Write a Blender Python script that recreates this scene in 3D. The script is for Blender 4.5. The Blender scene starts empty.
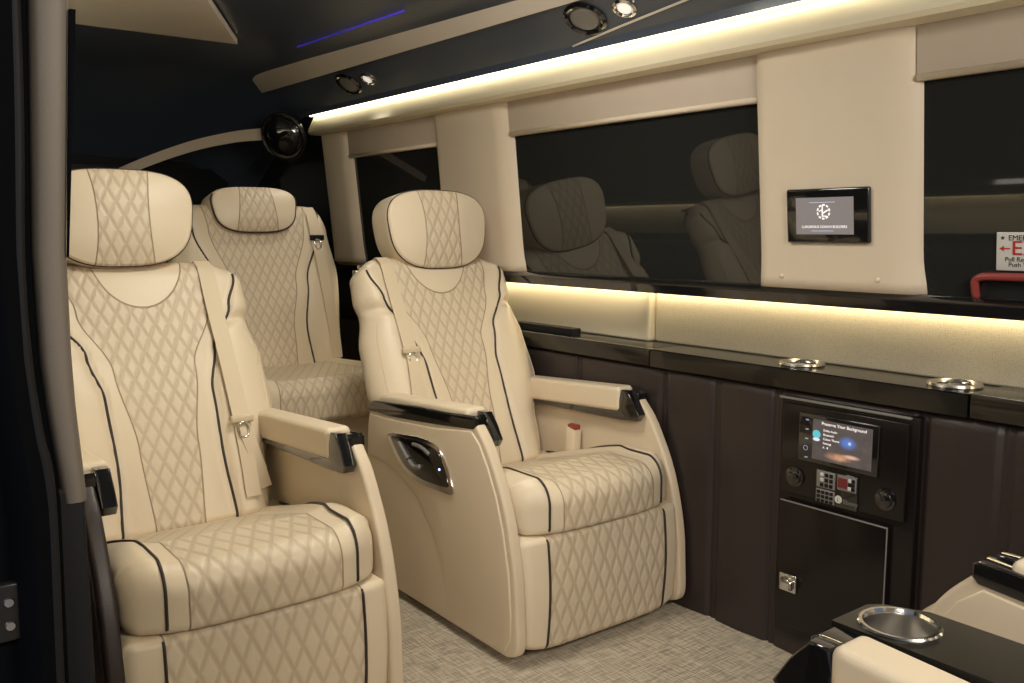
import bpy, bmesh, math, random
from mathutils import Vector, Matrix
random.seed(4)
PI = math.pi
scene = bpy.context.scene
COL = scene.collection

# ------------------------------------------------------------------ materials
def new_mat(name):
    m = bpy.data.materials.new(name); m.use_nodes = True
    nt = m.node_tree; b = nt.nodes['Principled BSDF']
    return m, nt, b
def plain(name, col, rough=.5, metal=0., coat=0., ior=1.5, spec=None, noise=0., nscale=40., bump=0., bscale=400., coat_rough=.05):
    m, nt, b = new_mat(name)
    b.inputs['Base Color'].default_value = (*col, 1); b.inputs['Roughness'].default_value = rough
    b.inputs['Metallic'].default_value = metal; b.inputs['Coat Weight'].default_value = coat
    b.inputs['Coat Roughness'].default_value = coat_rough
    b.inputs['IOR'].default_value = ior
    if spec is not None: b.inputs['Specular IOR Level'].default_value = spec
    tc = nt.nodes.new('ShaderNodeTexCoord')
    if noise:
        n = nt.nodes.new('ShaderNodeTexNoise'); n.inputs['Scale'].default_value = nscale; n.inputs['Detail'].default_value = 4
        nt.links.new(tc.outputs['Object'], n.inputs['Vector'])
        mx = nt.nodes.new('ShaderNodeMix'); mx.data_type = 'RGBA'
        mx.inputs['A'].default_value = (*[c*(1-noise) for c in col], 1); mx.inputs['B'].default_value = (*[min(1, c*(1+noise)) for c in col], 1)
        nt.links.new(n.outputs['Fac'], mx.inputs['Factor']); nt.links.new(mx.outputs['Result'], b.inputs['Base Color'])
    if bump:
        n = nt.nodes.new('ShaderNodeTexVoronoi'); n.inputs['Scale'].default_value = bscale
        nt.links.new(tc.outputs['Object'], n.inputs['Vector'])
        bp = nt.nodes.new('ShaderNodeBump'); bp.inputs['Strength'].default_value = bump; bp.inputs['Distance'].default_value = .001
        nt.links.new(n.outputs['Distance'], bp.inputs['Height']); nt.links.new(bp.outputs['Normal'], b.inputs['Normal'])
    return m
def emit(name, col, strength):
    m, nt, b = new_mat(name)
    b.inputs['Base Color'].default_value = (*col, 1); b.inputs['Emission Color'].default_value = (*col, 1)
    b.inputs['Emission Strength'].default_value = strength
    return m
class NG:
    def __init__(s, nt): s.nt = nt
    def val(s, sock, v):
        if isinstance(v, (int, float)): sock.default_value = v
        else: s.nt.links.new(v, sock)
    def m(s, op, a, b=0., c=0.):
        n = s.nt.nodes.new('ShaderNodeMath'); n.operation = op
        s.val(n.inputs[0], a); s.val(n.inputs[1], b); s.val(n.inputs[2], c); return n.outputs[0]
    def step(s, x, lo, hi, a=0., b=1.):
        n = s.nt.nodes.new('ShaderNodeMapRange'); n.interpolation_type = 'SMOOTHSTEP'
        s.val(n.inputs['Value'], x); n.inputs['From Min'].default_value = lo; n.inputs['From Max'].default_value = hi
        n.inputs['To Min'].default_value = a; n.inputs['To Max'].default_value = b; return n.outputs[0]
    def mix(s, f, a, b):
        n = s.nt.nodes.new('ShaderNodeMix'); n.data_type = 'RGBA'; s.val(n.inputs['Factor'], f)
        for k, v in (('A', a), ('B', b)):
            if isinstance(v, tuple): n.inputs[k].default_value = (*v, 1)
            else: s.nt.links.new(v, n.inputs[k])
        return n.outputs['Result']
CREAM = (.74, .63, .47)
def quilt_mat(name, cw=.044, chh=.088, base=CREAM, line=(.47, .36, .245)):
    m, nt, b = new_mat(name); g = NG(nt)
    at = nt.nodes.new('ShaderNodeAttribute'); at.attribute_name = 'pat'
    sp = nt.nodes.new('ShaderNodeSeparateXYZ'); nt.links.new(at.outputs['Vector'], sp.inputs[0])
    x, y, sd = sp.outputs
    a = g.m('ADD', g.m('MULTIPLY', x, 1/cw), g.m('MULTIPLY', y, 1/chh))
    c = g.m('SUBTRACT', g.m('MULTIPLY', x, 1/cw), g.m('MULTIPLY', y, 1/chh))
    def dist(v): return g.m('ABSOLUTE', g.m('SUBTRACT', g.m('FRACT', v), .5))
    d = g.m('SUBTRACT', .5, g.m('MAXIMUM', dist(a), dist(c)))          # 0 on a line
    d = g.m('MINIMUM', g.m('SUBTRACT', .5, dist(a)), g.m('SUBTRACT', .5, dist(c)))
    zone = g.step(sd, -.0015, .0015, 1., 0.)
    ln = g.m('MULTIPLY', g.step(d, .055, .17, 1., 0.), zone)
    seam = g.step(g.m('ABSOLUTE', sd), .001, .0026, 1., 0.)
    col = g.mix(zone, base, tuple(k*.93 for k in base))
    col = g.mix(g.m('MULTIPLY', ln, .52), col, line)
    col = g.mix(g.m('MULTIPLY', seam, .75), col, (.28, .19, .11))
    nt.links.new(col, b.inputs['Base Color'])
    b.inputs['Roughness'].default_value = .42
    tc = nt.nodes.new('ShaderNodeTexCoord')
    v = nt.nodes.new('ShaderNodeTexVoronoi'); v.inputs['Scale'].default_value = 450
    nt.links.new(tc.outputs['Object'], v.inputs['Vector'])
    n2 = nt.nodes.new('ShaderNodeTexNoise'); n2.inputs['Scale'].default_value = 9; n2.inputs['Detail'].default_value = 3
    nt.links.new(tc.outputs['Object'], n2.inputs['Vector'])
    h = g.m('ADD', g.m('MULTIPLY', g.step(d, .0, .3), zone), g.m('MULTIPLY', seam, -1.))
    h = g.m('ADD', h, g.m('MULTIPLY', v.outputs['Distance'], .06))
    h = g.m('ADD', h, g.m('MULTIPLY', n2.outputs['Fac'], .9))
    bp = nt.nodes.new('ShaderNodeBump'); bp.inputs['Strength'].default_value = .5; bp.inputs['Distance'].default_value = .004
    nt.links.new(h, bp.inputs['Height']); nt.links.new(bp.outputs['Normal'], b.inputs['Normal'])
    return m
LEATHER = plain('cream_leather', CREAM, .42, noise=.04, nscale=14, bump=.15, bscale=450)
SHELL = plain('cream_shell', (.68, .57, .42), .42, noise=.03, nscale=8)
QUILT = quilt_mat('quilted_leather')
QUILT_S = quilt_mat('quilted_leather_fine', .036, .066)
QUILT_B = quilt_mat('quilted_leather_back', .038, .076)
QUILT_L = quilt_mat('quilted_leather_leg', .044, .098)
PIPE = plain('dark_piping', (.035, .025, .022), .5)
GLOSS = plain('gloss_black', (.008, .008, .009), .12, coat=1.)
CEIL = plain('gloss_midnight', (.062, .080, .120), .32, coat=.3, coat_rough=.15)
MATTE = plain('matt_black', (.009, .009, .010), .6, spec=.2)
RUBBER = plain('rubber_black', (.003, .0035, .0045), .8, spec=.03)
CHROME = plain('chrome', (.75, .74, .72), .15, metal=1.)
STEEL = plain('brushed_steel', (.6, .58, .55), .25, metal=1.)
WEB = plain('belt_webbing', (.68, .57, .41), .6, noise=.06, nscale=300)
TRIMB = plain('cream_trim', (.72, .62, .49), .5, noise=.03, nscale=9, bump=.08)
TAUPE = plain('taupe_trim', (.56, .48, .40), .55, noise=.04, nscale=20)
VAL = plain('valance_cream', (.86, .78, .58), .5)
BARM = plain('ceiling_bar_cream', (.78, .71, .64), .5, noise=.03, nscale=9)
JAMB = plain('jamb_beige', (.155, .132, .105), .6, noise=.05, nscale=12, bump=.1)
BROWN = plain('brown_leather', (.026, .018, .017), .42, noise=.15, nscale=8, bump=.2, bscale=350)
CABIN = plain('cabinet_gloss', (.009, .007, .007), .2, spec=.35)
GLASSD = plain('night_glass', (.020, .021, .020), .025, ior=1.62)
LEDM = emit('led_warm', (1., .88, .60), 10.)
LEDLOW = emit('led_warm_low', (1., .85, .56), 8.)
BLUEREFL = emit('blue_reflection', (.08, .06, .8), .16)
WHITE = plain('white_plastic', (.62, .62, .60), .4)
RED = plain('red_plastic', (.28, .045, .04), .4)
REDINK = plain('red_ink', (.45, .02, .02), .5)
INK = plain('black_ink', (.02, .02, .02), .5)
GREY = plain('grey_plastic', (.20, .19, .18), .4)
SCRG = emit('screen_grey', (.16, .145, .145), .75)
SCRW = emit('screen_white', (.9, .85, .85), .7)
SCRB = emit('screen_text_blue', (.5, .6, .85), .6)
LAMP = emit('lamp_white', (1., .95, .88), .55)
def floor_mat():
    m, nt, b = new_mat('woven_floor'); g = NG(nt)
    tc = nt.nodes.new('ShaderNodeTexCoord'); sp = nt.nodes.new('ShaderNodeSeparateXYZ'); nt.links.new(tc.outputs['Object'], sp.inputs[0])
    def streak(sx, sy):
        mp = nt.nodes.new('ShaderNodeMapping'); mp.inputs['Scale'].default_value = (sx, sy, 1); nt.links.new(tc.outputs['Object'], mp.inputs['Vector'])
        n = nt.nodes.new('ShaderNodeTexNoise'); n.inputs['Scale'].default_value = 1; n.inputs['Detail'].default_value = 3; n.inputs['Roughness'].default_value = .7
        nt.links.new(mp.outputs[0], n.inputs['Vector']); return n.outputs['Fac']
    s = g.m('ADD', streak(13, 190), streak(190, 13))
    f = g.step(s, .8, 1.2)
    wv = g.m('MULTIPLY', g.m('SINE', g.m('MULTIPLY', sp.outputs[0], 900)), g.m('SINE', g.m('MULTIPLY', sp.outputs[1], 900)))
    col = g.mix(f, (.30, .26, .20), (.62, .545, .425))
    nt.links.new(col, b.inputs['Base Color']); b.inputs['Roughness'].default_value = .55
    bp = nt.nodes.new('ShaderNodeBump'); bp.inputs['Strength'].default_value = .3; bp.inputs['Distance'].default_value = .001
    nt.links.new(wv, bp.inputs['Height']); nt.links.new(bp.outputs['Normal'], b.inputs['Normal'])
    return m
FLOOR = floor_mat()
def panel_mat():
    m, nt, b = new_mat('perforated_leather'); g = NG(nt)
    tc = nt.nodes.new('ShaderNodeTexCoord')
    v = nt.nodes.new('ShaderNodeTexVoronoi'); v.inputs['Scale'].default_value = 160; v.inputs['Randomness'].default_value = .4
    nt.links.new(tc.outputs['Object'], v.inputs['Vector'])
    n = nt.nodes.new('ShaderNodeTexNoise'); n.inputs['Scale'].default_value = 60; nt.links.new(tc.outputs['Object'], n.inputs['Vector'])
    f = g.m('MULTIPLY', g.step(v.outputs['Distance'], .0, .45), 1.)
    col = g.mix(f, (.60, .52, .37), (.78, .70, .53))
    nt.links.new(col, b.inputs['Base Color']); b.inputs['Roughness'].default_value = .55
    bp = nt.nodes.new('ShaderNodeBump'); bp.inputs['Strength'].default_value = .25; bp.inputs['Distance'].default_value = .001
    nt.links.new(g.m('ADD', f, n.outputs['Fac']), bp.inputs['Height']); nt.links.new(bp.outputs['Normal'], b.inputs['Normal'])
    return m
PANEL = panel_mat()

# ------------------------------------------------------------------ helpers
def link(name, me, m, parent=None, smooth=True):
    if m is not None and not me.materials: me.materials.append(m)
    if smooth:
        for p in me.polygons: p.use_smooth = True
    o = bpy.data.objects.new(name, me); COL.objects.link(o)
    if parent: o.parent = parent
    return o
def raw(name, verts, faces, m, parent=None, smooth=True, pat=None, recalc=True):
    me = bpy.data.meshes.new(name); me.from_pydata([tuple(v) for v in verts], [], faces)
    if pat:
        a = me.attributes.new('pat', 'FLOAT_VECTOR', 'POINT')
        a.data.foreach_set('vector', [c for p in pat for c in p])
    if recalc:
        bm = bmesh.new(); bm.from_mesh(me); bmesh.ops.recalc_face_normals(bm, faces=bm.faces); bm.to_mesh(me); bm.free()
    me.update()
    return link(name, me, m, parent, smooth)
def loft(name, loops, m, parent=None, pat=None, smooth=True):
    n = len(loops[0]); V = [p for l in loops for p in l]; F = []
    for i in range(len(loops)-1):
        for k in range(n):
            a = i*n+k; b2 = i*n+(k+1) % n; F.append((a, b2, b2+n, a+n))
    F.append(tuple(range(n-1, -1, -1))); F.append(tuple((len(loops)-1)*n+k for k in range(n)))
    P = [p for l in pat for p in l] if pat else None
    return raw(name, V, F, m, parent, smooth, P)
def auto(o, ang=35):
    me = o.data
    bm = bmesh.new(); bm.from_mesh(me)
    for e in bm.edges:
        e.smooth = not (len(e.link_faces) == 2 and e.calc_face_angle(0) > math.radians(ang))
    bm.to_mesh(me); bm.free()
    for p in me.polygons: p.use_smooth = True
    return o
def bevel_bm(bm, r, seg=3, edges=None):
    if r > 0: bmesh.ops.bevel(bm, geom=edges or bm.edges[:], offset=r, segments=seg, profile=.5, affect='EDGES', clamp_overlap=True)
def box(name, x0, x1, y0, y1, z0, z1, m, parent=None, r=.004, seg=3):
    bm = bmesh.new(); bmesh.ops.create_cube(bm, size=1)
    for v in bm.verts: v.co = Vector((x0+(v.co.x+.5)*(x1-x0), y0+(v.co.y+.5)*(y1-y0), z0+(v.co.z+.5)*(z1-z0)))
    bevel_bm(bm, r, seg)
    me = bpy.data.meshes.new(name); bm.to_mesh(me); bm.free()
    return auto(link(name, me, m, parent))
def hull8(name, pts, m, parent=None, r=.004, seg=2):
    """pts: bottom loop of 4, top loop of 4"""
    bm = bmesh.new(); vs = [bm.verts.new(p) for p in pts]
    for f in ((3, 2, 1, 0), (4, 5, 6, 7), (0, 1, 5, 4), (1, 2, 6, 5), (2, 3, 7, 6), (3, 0, 4, 7)): bm.faces.new([vs[i] for i in f])
    bmesh.ops.recalc_face_normals(bm, faces=bm.faces)
    bevel_bm(bm, r, seg)
    me = bpy.data.meshes.new(name); bm.to_mesh(me); bm.free()
    return auto(link(name, me, m, parent))
def prism(name, prof, a0, a1, m, parent=None, r=.006, seg=3, axis='y', inset=None):
    """profile in the plane across axis, extruded a0..a1.  axis y: prof=(x,z); x: prof=(y,z); z: prof=(x,y)"""
    def P(p, a): return {'y': (p[0], a, p[1]), 'x': (a, p[0], p[1]), 'z': (p[0], p[1], a)}[axis]
    bm = bmesh.new(); A = [bm.verts.new(P(p, a0)) for p in prof]; B = [bm.verts.new(P(p, a1)) for p in prof]; n = len(prof)
    bm.faces.new(A); bm.faces.new(B[::-1])
    for i in range(n): bm.faces.new((A[i], A[(i+1) % n], B[(i+1) % n], B[i]))
    bmesh.ops.recalc_face_normals(bm, faces=bm.faces)
    if r > 0:
        es = [e for e in bm.edges if (e.verts[0] in A) == (e.verts[1] in A)]
        bevel_bm(bm, r, seg, es)
    me = bpy.data.meshes.new(name); bm.to_mesh(me); bm.free()
    return auto(link(name, me, m, parent))
def smoothpts(pts, n=8, closed=False):
    out = []; N = len(pts); P = [Vector(p) for p in pts]
    rng = range(N) if closed else range(N-1)
    for i in rng:
        p0 = P[(i-1) % N] if closed or i > 0 else P[i]; p1 = P[i]; p2 = P[(i+1) % N]; p3 = P[(i+2) % N] if closed or i+2 < N else p2
        for k in range(n):
            t = k/n; out.append(.5*((2*p1)+(-p0+p2)*t+(2*p0-5*p1+4*p2-p3)*t*t+(-p0+3*p1-3*p2+p3)*t**3))
    if not closed: out.append(P[-1])
    return out
def tube_geo(pts, r, seg=8, closed=False):
    P = [Vector(p) for p in pts]; N = len(P); V = []; F = []
    prev = None
    for i, p in enumerate(P):
        t = (P[(i+1) % N]-P[(i-1) % N]) if closed else (P[min(i+1, N-1)]-P[max(i-1, 0)])
        t.normalize()
        if prev is None:
            ref = Vector((0, 0, 1)) if abs(t.z) < .9 else Vector((1, 0, 0)); u = t.cross(ref).normalized()
        else: u = (prev-t*prev.dot(t)).normalized()
        prev = u; w = t.cross(u)
        rr = r(i/(N-1)) if callable(r) else r
        for k in range(seg):
            a = 2*PI*k/seg; V.append(p+(u*math.cos(a)+w*math.sin(a))*rr)
    for i in range(N if closed else N-1):
        for k in range(seg):
            a = i*seg+k; b = i*seg+(k+1) % seg; c = ((i+1) % N)*seg+(k+1) % seg; d = ((i+1) % N)*seg+k; F.append((a, b, c, d))
    if not closed: F.append(tuple(range(seg-1, -1, -1))); F.append(tuple((N-1)*seg+k for k in range(seg)))
    return V, F
def tube(name, pts, r, m, parent=None, seg=8, closed=False):
    V, F = tube_geo(pts, r, seg, closed); return raw(name, V, F, m, parent)
def lathe(name, prof, m, parent=None, n=48, loc=(0, 0, 0), rot=None):
    V = []; F = []
    for (r, z) in prof:
        for k in range(n): a = 2*PI*k/n; V.append(Vector((r*math.cos(a), r*math.sin(a), z)))
    for i in range(len(prof)-1):
        for k in range(n): a = i*n+k; b = i*n+(k+1) % n; F.append((a, b, b+n, a+n))
    if prof[0][0] < 1e-4: F.append(tuple(range(n)))
    if prof[-1][0] < 1e-4: F.append(tuple((len(prof)-1)*n+k for k in range(n)))
    if rot is not None: V = [rot @ v for v in V]
    V = [v+Vector(loc) for v in V]
    return auto(raw(name, V, F, m, parent))
def ribbon(name, pts, dirs, w, th, m, parent=None):
    loops = []
    P = [Vector(p) for p in pts]
    for i, p in enumerate(P):
        t = (P[min(i+1, len(P)-1)]-P[max(i-1, 0)]).normalized(); d = Vector(dirs[i]); d = (d-t*d.dot(t)).normalized(); n = t.cross(d)
        ww = w(i/(len(P)-1)) if callable(w) else w
        loops.append([p-d*ww/2-n*th/2, p+d*ww/2-n*th/2, p+d*ww/2+n*th/2, p-d*ww/2+n*th/2])
    return auto(loft(name, loops, m, parent))
def empty(name, loc, rz=0):
    o = bpy.data.objects.new(name, None); COL.objects.link(o); o.location = loc; o.rotation_euler = (0, 0, rz); o.empty_display_size = .1; return o
def tag(o, label, cat, group=None):
    o['label'] = label; o['category'] = cat
    if group: o['group'] = group
    return o
def struct(o): o['kind'] = 'structure'; return o
def text(name, body, loc, size, m, parent=None, rot=(PI/2, 0, 0), ax='CENTER', ext=.0004, sx=1.):
    c = bpy.data.curves.new(name, 'FONT'); c.body = body; c.size = size; c.extrude = ext; c.align_x = ax; c.align_y = 'CENTER'
    c.materials.append(m); o = bpy.data.objects.new(name, c); COL.objects.link(o)
    o.location = loc; o.rotation_euler = rot; o.scale = (sx, 1, 1)
    bpy.context.view_layer.update()
    me = bpy.data.meshes.new_from_object(o.evaluated_get(bpy.context.evaluated_depsgraph_get()))
    me.name = name; loc_, rot_, sc_ = o.location.copy(), o.rotation_euler.copy(), o.scale.copy()
    bpy.data.objects.remove(o); bpy.data.curves.remove(c)
    if not me.materials: me.materials.append(m)
    o = bpy.data.objects.new(name, me); COL.objects.link(o); o.location = loc_; o.rotation_euler = rot_; o.scale = sc_
    if parent: o.parent = parent
    return o
def lerp_tab(tab, x):
    if x <= tab[0][0]: return tab[0][1]
    for (a, b), (c, d) in zip(tab, tab[1:]):
        if x <= c:
            t = (x-a)/(c-a); t = t*t*(3-2*t) ; return b+(d-b)*t
    return tab[-1][1]

# ------------------------------------------------------------------ upholstery
class Back:
    """a seat back: front surface S(y,h) in seat coordinates (x forward, y left, z up)"""
    def __init__(s, base, top, wtab, ptab, qtab, T=.062, Tb=.05, u_panel=None, groove=None, bol=.035, rtop=.06, rbot=.03):
        s.b = Vector((base[0], 0, base[1])); s.t = Vector((top[0], 0, top[1])); s.L = (s.t-s.b).length
        s.d = (s.t-s.b).normalized(); s.n = Vector((s.d.z, 0, -s.d.x)); s.w = wtab; s.p = ptab; s.q = qtab
        s.T = T; s.Tb = Tb; s.u = u_panel; s.g = groove; s.bol = bol; s.rt = rtop; s.rb = rbot
    def end(s, h):
        if h > s.L-s.rt: return math.sqrt(max(0., 1-((h-(s.L-s.rt))/s.rt)**2))
        if h < s.rb: return math.sqrt(max(0., 1-((s.rb-h)/s.rb)**2))
        return 1.
    def W(s, h): return lerp_tab(s.w, h/s.L)-.045*(1-s.end(h))
    def piping(s, h): return lerp_tab(s.p, h/s.L)
    def quilt(s, h): return lerp_tab(s.q, h/s.L)
    def D(s, y, h):
        e = s.end(h); w = s.W(h); t = min(1., abs(y)/w); pp = s.piping(h)
        d = s.T+.012*math.sin(PI*min(1, h/s.L*1.6))
        mid = (pp+w)/2
        d += s.bol*math.exp(-((abs(y)-mid)/(.45*(w-pp)+.02))**2)*(1 if abs(y) < mid else 1)
        d -= .010*math.exp(-((abs(y)-pp)/.007)**2)
        if s.g is not None and abs(y) > pp-.01:
            d -= .022*math.exp(-((h/s.L-s.g-.25*(abs(y)-pp))/.022)**2)*min(1, (abs(y)-pp+.01)/.03)
        return d*(1-t**5)**.45*(.25+.75*e)
    def S(s, y, h, off=0.):
        p = s.b+s.d*h+s.n*(s.D(y, h)+off); p.y = y; return p
    def sd(s, y, h):
        a = abs(y)-s.quilt(h)
        if s.u:
            au, bu, top = s.u
            k = math.hypot(y/au, (s.L+top-h)/bu)
            a = max(a, (1-k)*min(au, bu))
        return a
    def build(s, name, m, parent, nh=110, nf=84, nb=24):
        loops = []; pat = []
        hs = []
        for i in range(nh+1):
            t = i/nh; hs.append(s.L*(t if .06 < t < .94 else t))
        extra = [s.L-s.rt*(1-math.sin(a*PI/2/10)) for a in range(1, 11)] + [s.rb*(1-math.cos(a*PI/2/6)) for a in range(0, 7)]
        hs = sorted(set([round(h, 5) for h in hs+extra]))
        hs[0] = .0005; hs[-1] = s.L-.0005
        for h in hs:
            w = s.W(h); e = s.end(h); l = []; pl = []
            for k in range(nf+1):
                y = w*math.sin((k/nf-.5)*PI)*(1-1e-5)
                l.append(s.S(y, h)); pl.append((y, h, s.sd(y, h)))
            for k in range(1, nb):
                t = math.sin((.5-k/nb)*PI); y = w*t; dd = -s.Tb*(1-abs(t)**6)**.4*(.25+.75*e)
                p = s.b+s.d*h+s.n*dd; p.y = y; l.append(p); pl.append((y, h, .05))
            loops.append(l); pat.append(pl)
        return loft(name, loops, m, parent, pat)
    def pipe(s, name, sgn, parent, h0=.03, h1=1., r=.0036, m=None, f=None):
        pts = []
        for i in range(61):
            h = s.L*(h0+(h1-h0)*i/60); h = min(h, s.L-.002); y = sgn*(f(h) if f else s.piping(h)); pts.append(s.S(y, h, .0035 if not f else .0005))
        return tube(name, pts, r, m or PIPE, parent)
def rr_loop(xa, xb, za, zb, R, seg=10):
    """rounded rect loop with per-corner radii R=(fronttop, backtop, backbottom, frontbottom); starts mid back-bottom going round"""
    cs = [(xa+R[2], za+R[2], R[2], PI, 1.5*PI), (xb-R[3], za+R[3], R[3], 1.5*PI, 2*PI), (xb-R[0], zb-R[0], R[0], 0, .5*PI), (xa+R[1], zb-R[1], R[1], .5*PI, PI)]
    pts = []
    for (cx, cz, r, a0, a1) in cs:
        arc = [(cx+r*math.cos(a0+(a1-a0)*k/seg), cz+r*math.sin(a0+(a1-a0)*k/seg)) for k in range(seg+1)]
        pts.append(arc)
    out = []
    for i, arc in enumerate(pts):
        out += arc; nx = pts[(i+1) % 4][0]; a = arc[-1]; L = math.hypot(nx[0]-a[0], nx[1]-a[1]); n = max(1, int(L/.012))
        out += [(a[0]+(nx[0]-a[0])*k/n, a[1]+(nx[1]-a[1])*k/n) for k in range(1, n)]
    return out
def pad(name, xa, xb, za, zb, R, yh, rend, m, parent, warp=None, sdf=None, ny=64, y0=0., coord='arc'):
    """upholstered block swept along y with rounded ends.  warp(x,y,z)->(x,z)"""
    ys = [(yh*math.sin((i/ny-.5)*PI*.96)/math.sin(PI*.48)) for i in range(ny+1)]
    ys = sorted(set([round(v, 5) for v in ys] + [round(sg*(yh-rend*(1-math.sin(a*PI/16))), 5) for sg in (-1, 1) for a in range(9)]))
    base = rr_loop(xa, xb, za, zb, R)
    arcs = [0.]
    for a, b in zip(base, base[1:]): arcs.append(arcs[-1]+math.hypot(b[0]-a[0], b[1]-a[1]))
    cx = (xa+xb)/2; cz = (za+zb)/2; loops = []; pat = []
    for y in ys:
        t = max(0., (abs(y)-(yh-rend))/rend); ins = rend*(1-math.sqrt(max(0., 1-min(1, t)**2)))
        kx = 1-ins/((xb-xa)/2); kz = 1-ins/((zb-za)/2); kx = max(kx, .05); kz = max(kz, .05)
        l = []; pl = []
        for (p, s) in zip(base, arcs):
            x = cx+(p[0]-cx)*kx; z = cz+(p[1]-cz)*kz
            if warp: x, z = warp(x, y, z)
            l.append(Vector((x, y+y0, z)))
            pl.append((y, s if coord == 'arc' else z, sdf(p[0], y, p[1], s) if sdf else .05))
        loops.append(l); pat.append(pl)
    return loft(name, loops, m, parent, pat)
def headrest(name, ctr, W, H, TH, tilt, m, parent, qh, top_taper=.0, sharp=3.2, flat=.45):
    """superellipse cushion, front facing +x.  returns (obj, outline function)"""
    rot = Matrix.Rotation(tilt, 3, 'Y'); c = Vector(ctr)
    def rim(a, k, d):
        ca, sa = math.cos(a), math.sin(a)
        y = W*math.copysign(abs(ca)**(2/sharp), ca)*k; z = H*math.copysign(abs(sa)**(2/sharp), sa)*k
        y *= 1+top_taper*(z/H)
        return c+rot @ Vector((d, y, z)), y, z
    loops = []; pat = []; n = 120
    prof = []   # (k, d)
    for i in range(26): prof.append((.02+.90*i/25, None))
    for i in range(1, 9): a = PI/2*i/8; prof.append((.92+.08*math.sin(a), TH/2*(-.0)+.012+(TH/2-.035)*math.cos(a)+0))
    for i in range(1, 8): prof.append((1., .012-(TH-.05)*i/8))
    for i in range(1, 9): a = PI/2*i/8; prof.append((1-.12*(1-math.cos(a)), .012-(TH-.05)-.025*math.sin(a)))
    prof.append((.5, .012-(TH-.05)-.028)); prof.append((.02, .012-(TH-.05)-.028))
    front = .012+(TH/2-.035)
    for (k, d) in prof:
        fr = d is None
        l = []; pl = []
        for j in range(n):
            a = 2*PI*j/n
            dd = front+.020*(1-(k/.92)**2.5) if fr else d
            p, y, z = rim(a, k, dd); 
            l.append(p); pl.append((y, z, abs(y)-qh(z/H) if (fr or d > .0) else .05))
        loops.append(l); pat.append(pl)
    o = loft(name, loops, m, parent, pat)
    def outline(k, d, a0, a1, N=80): return [rim(a0+(a1-a0)*i/N, k, d)[0] for i in range(N+1)]
    return o, outline, front

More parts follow.
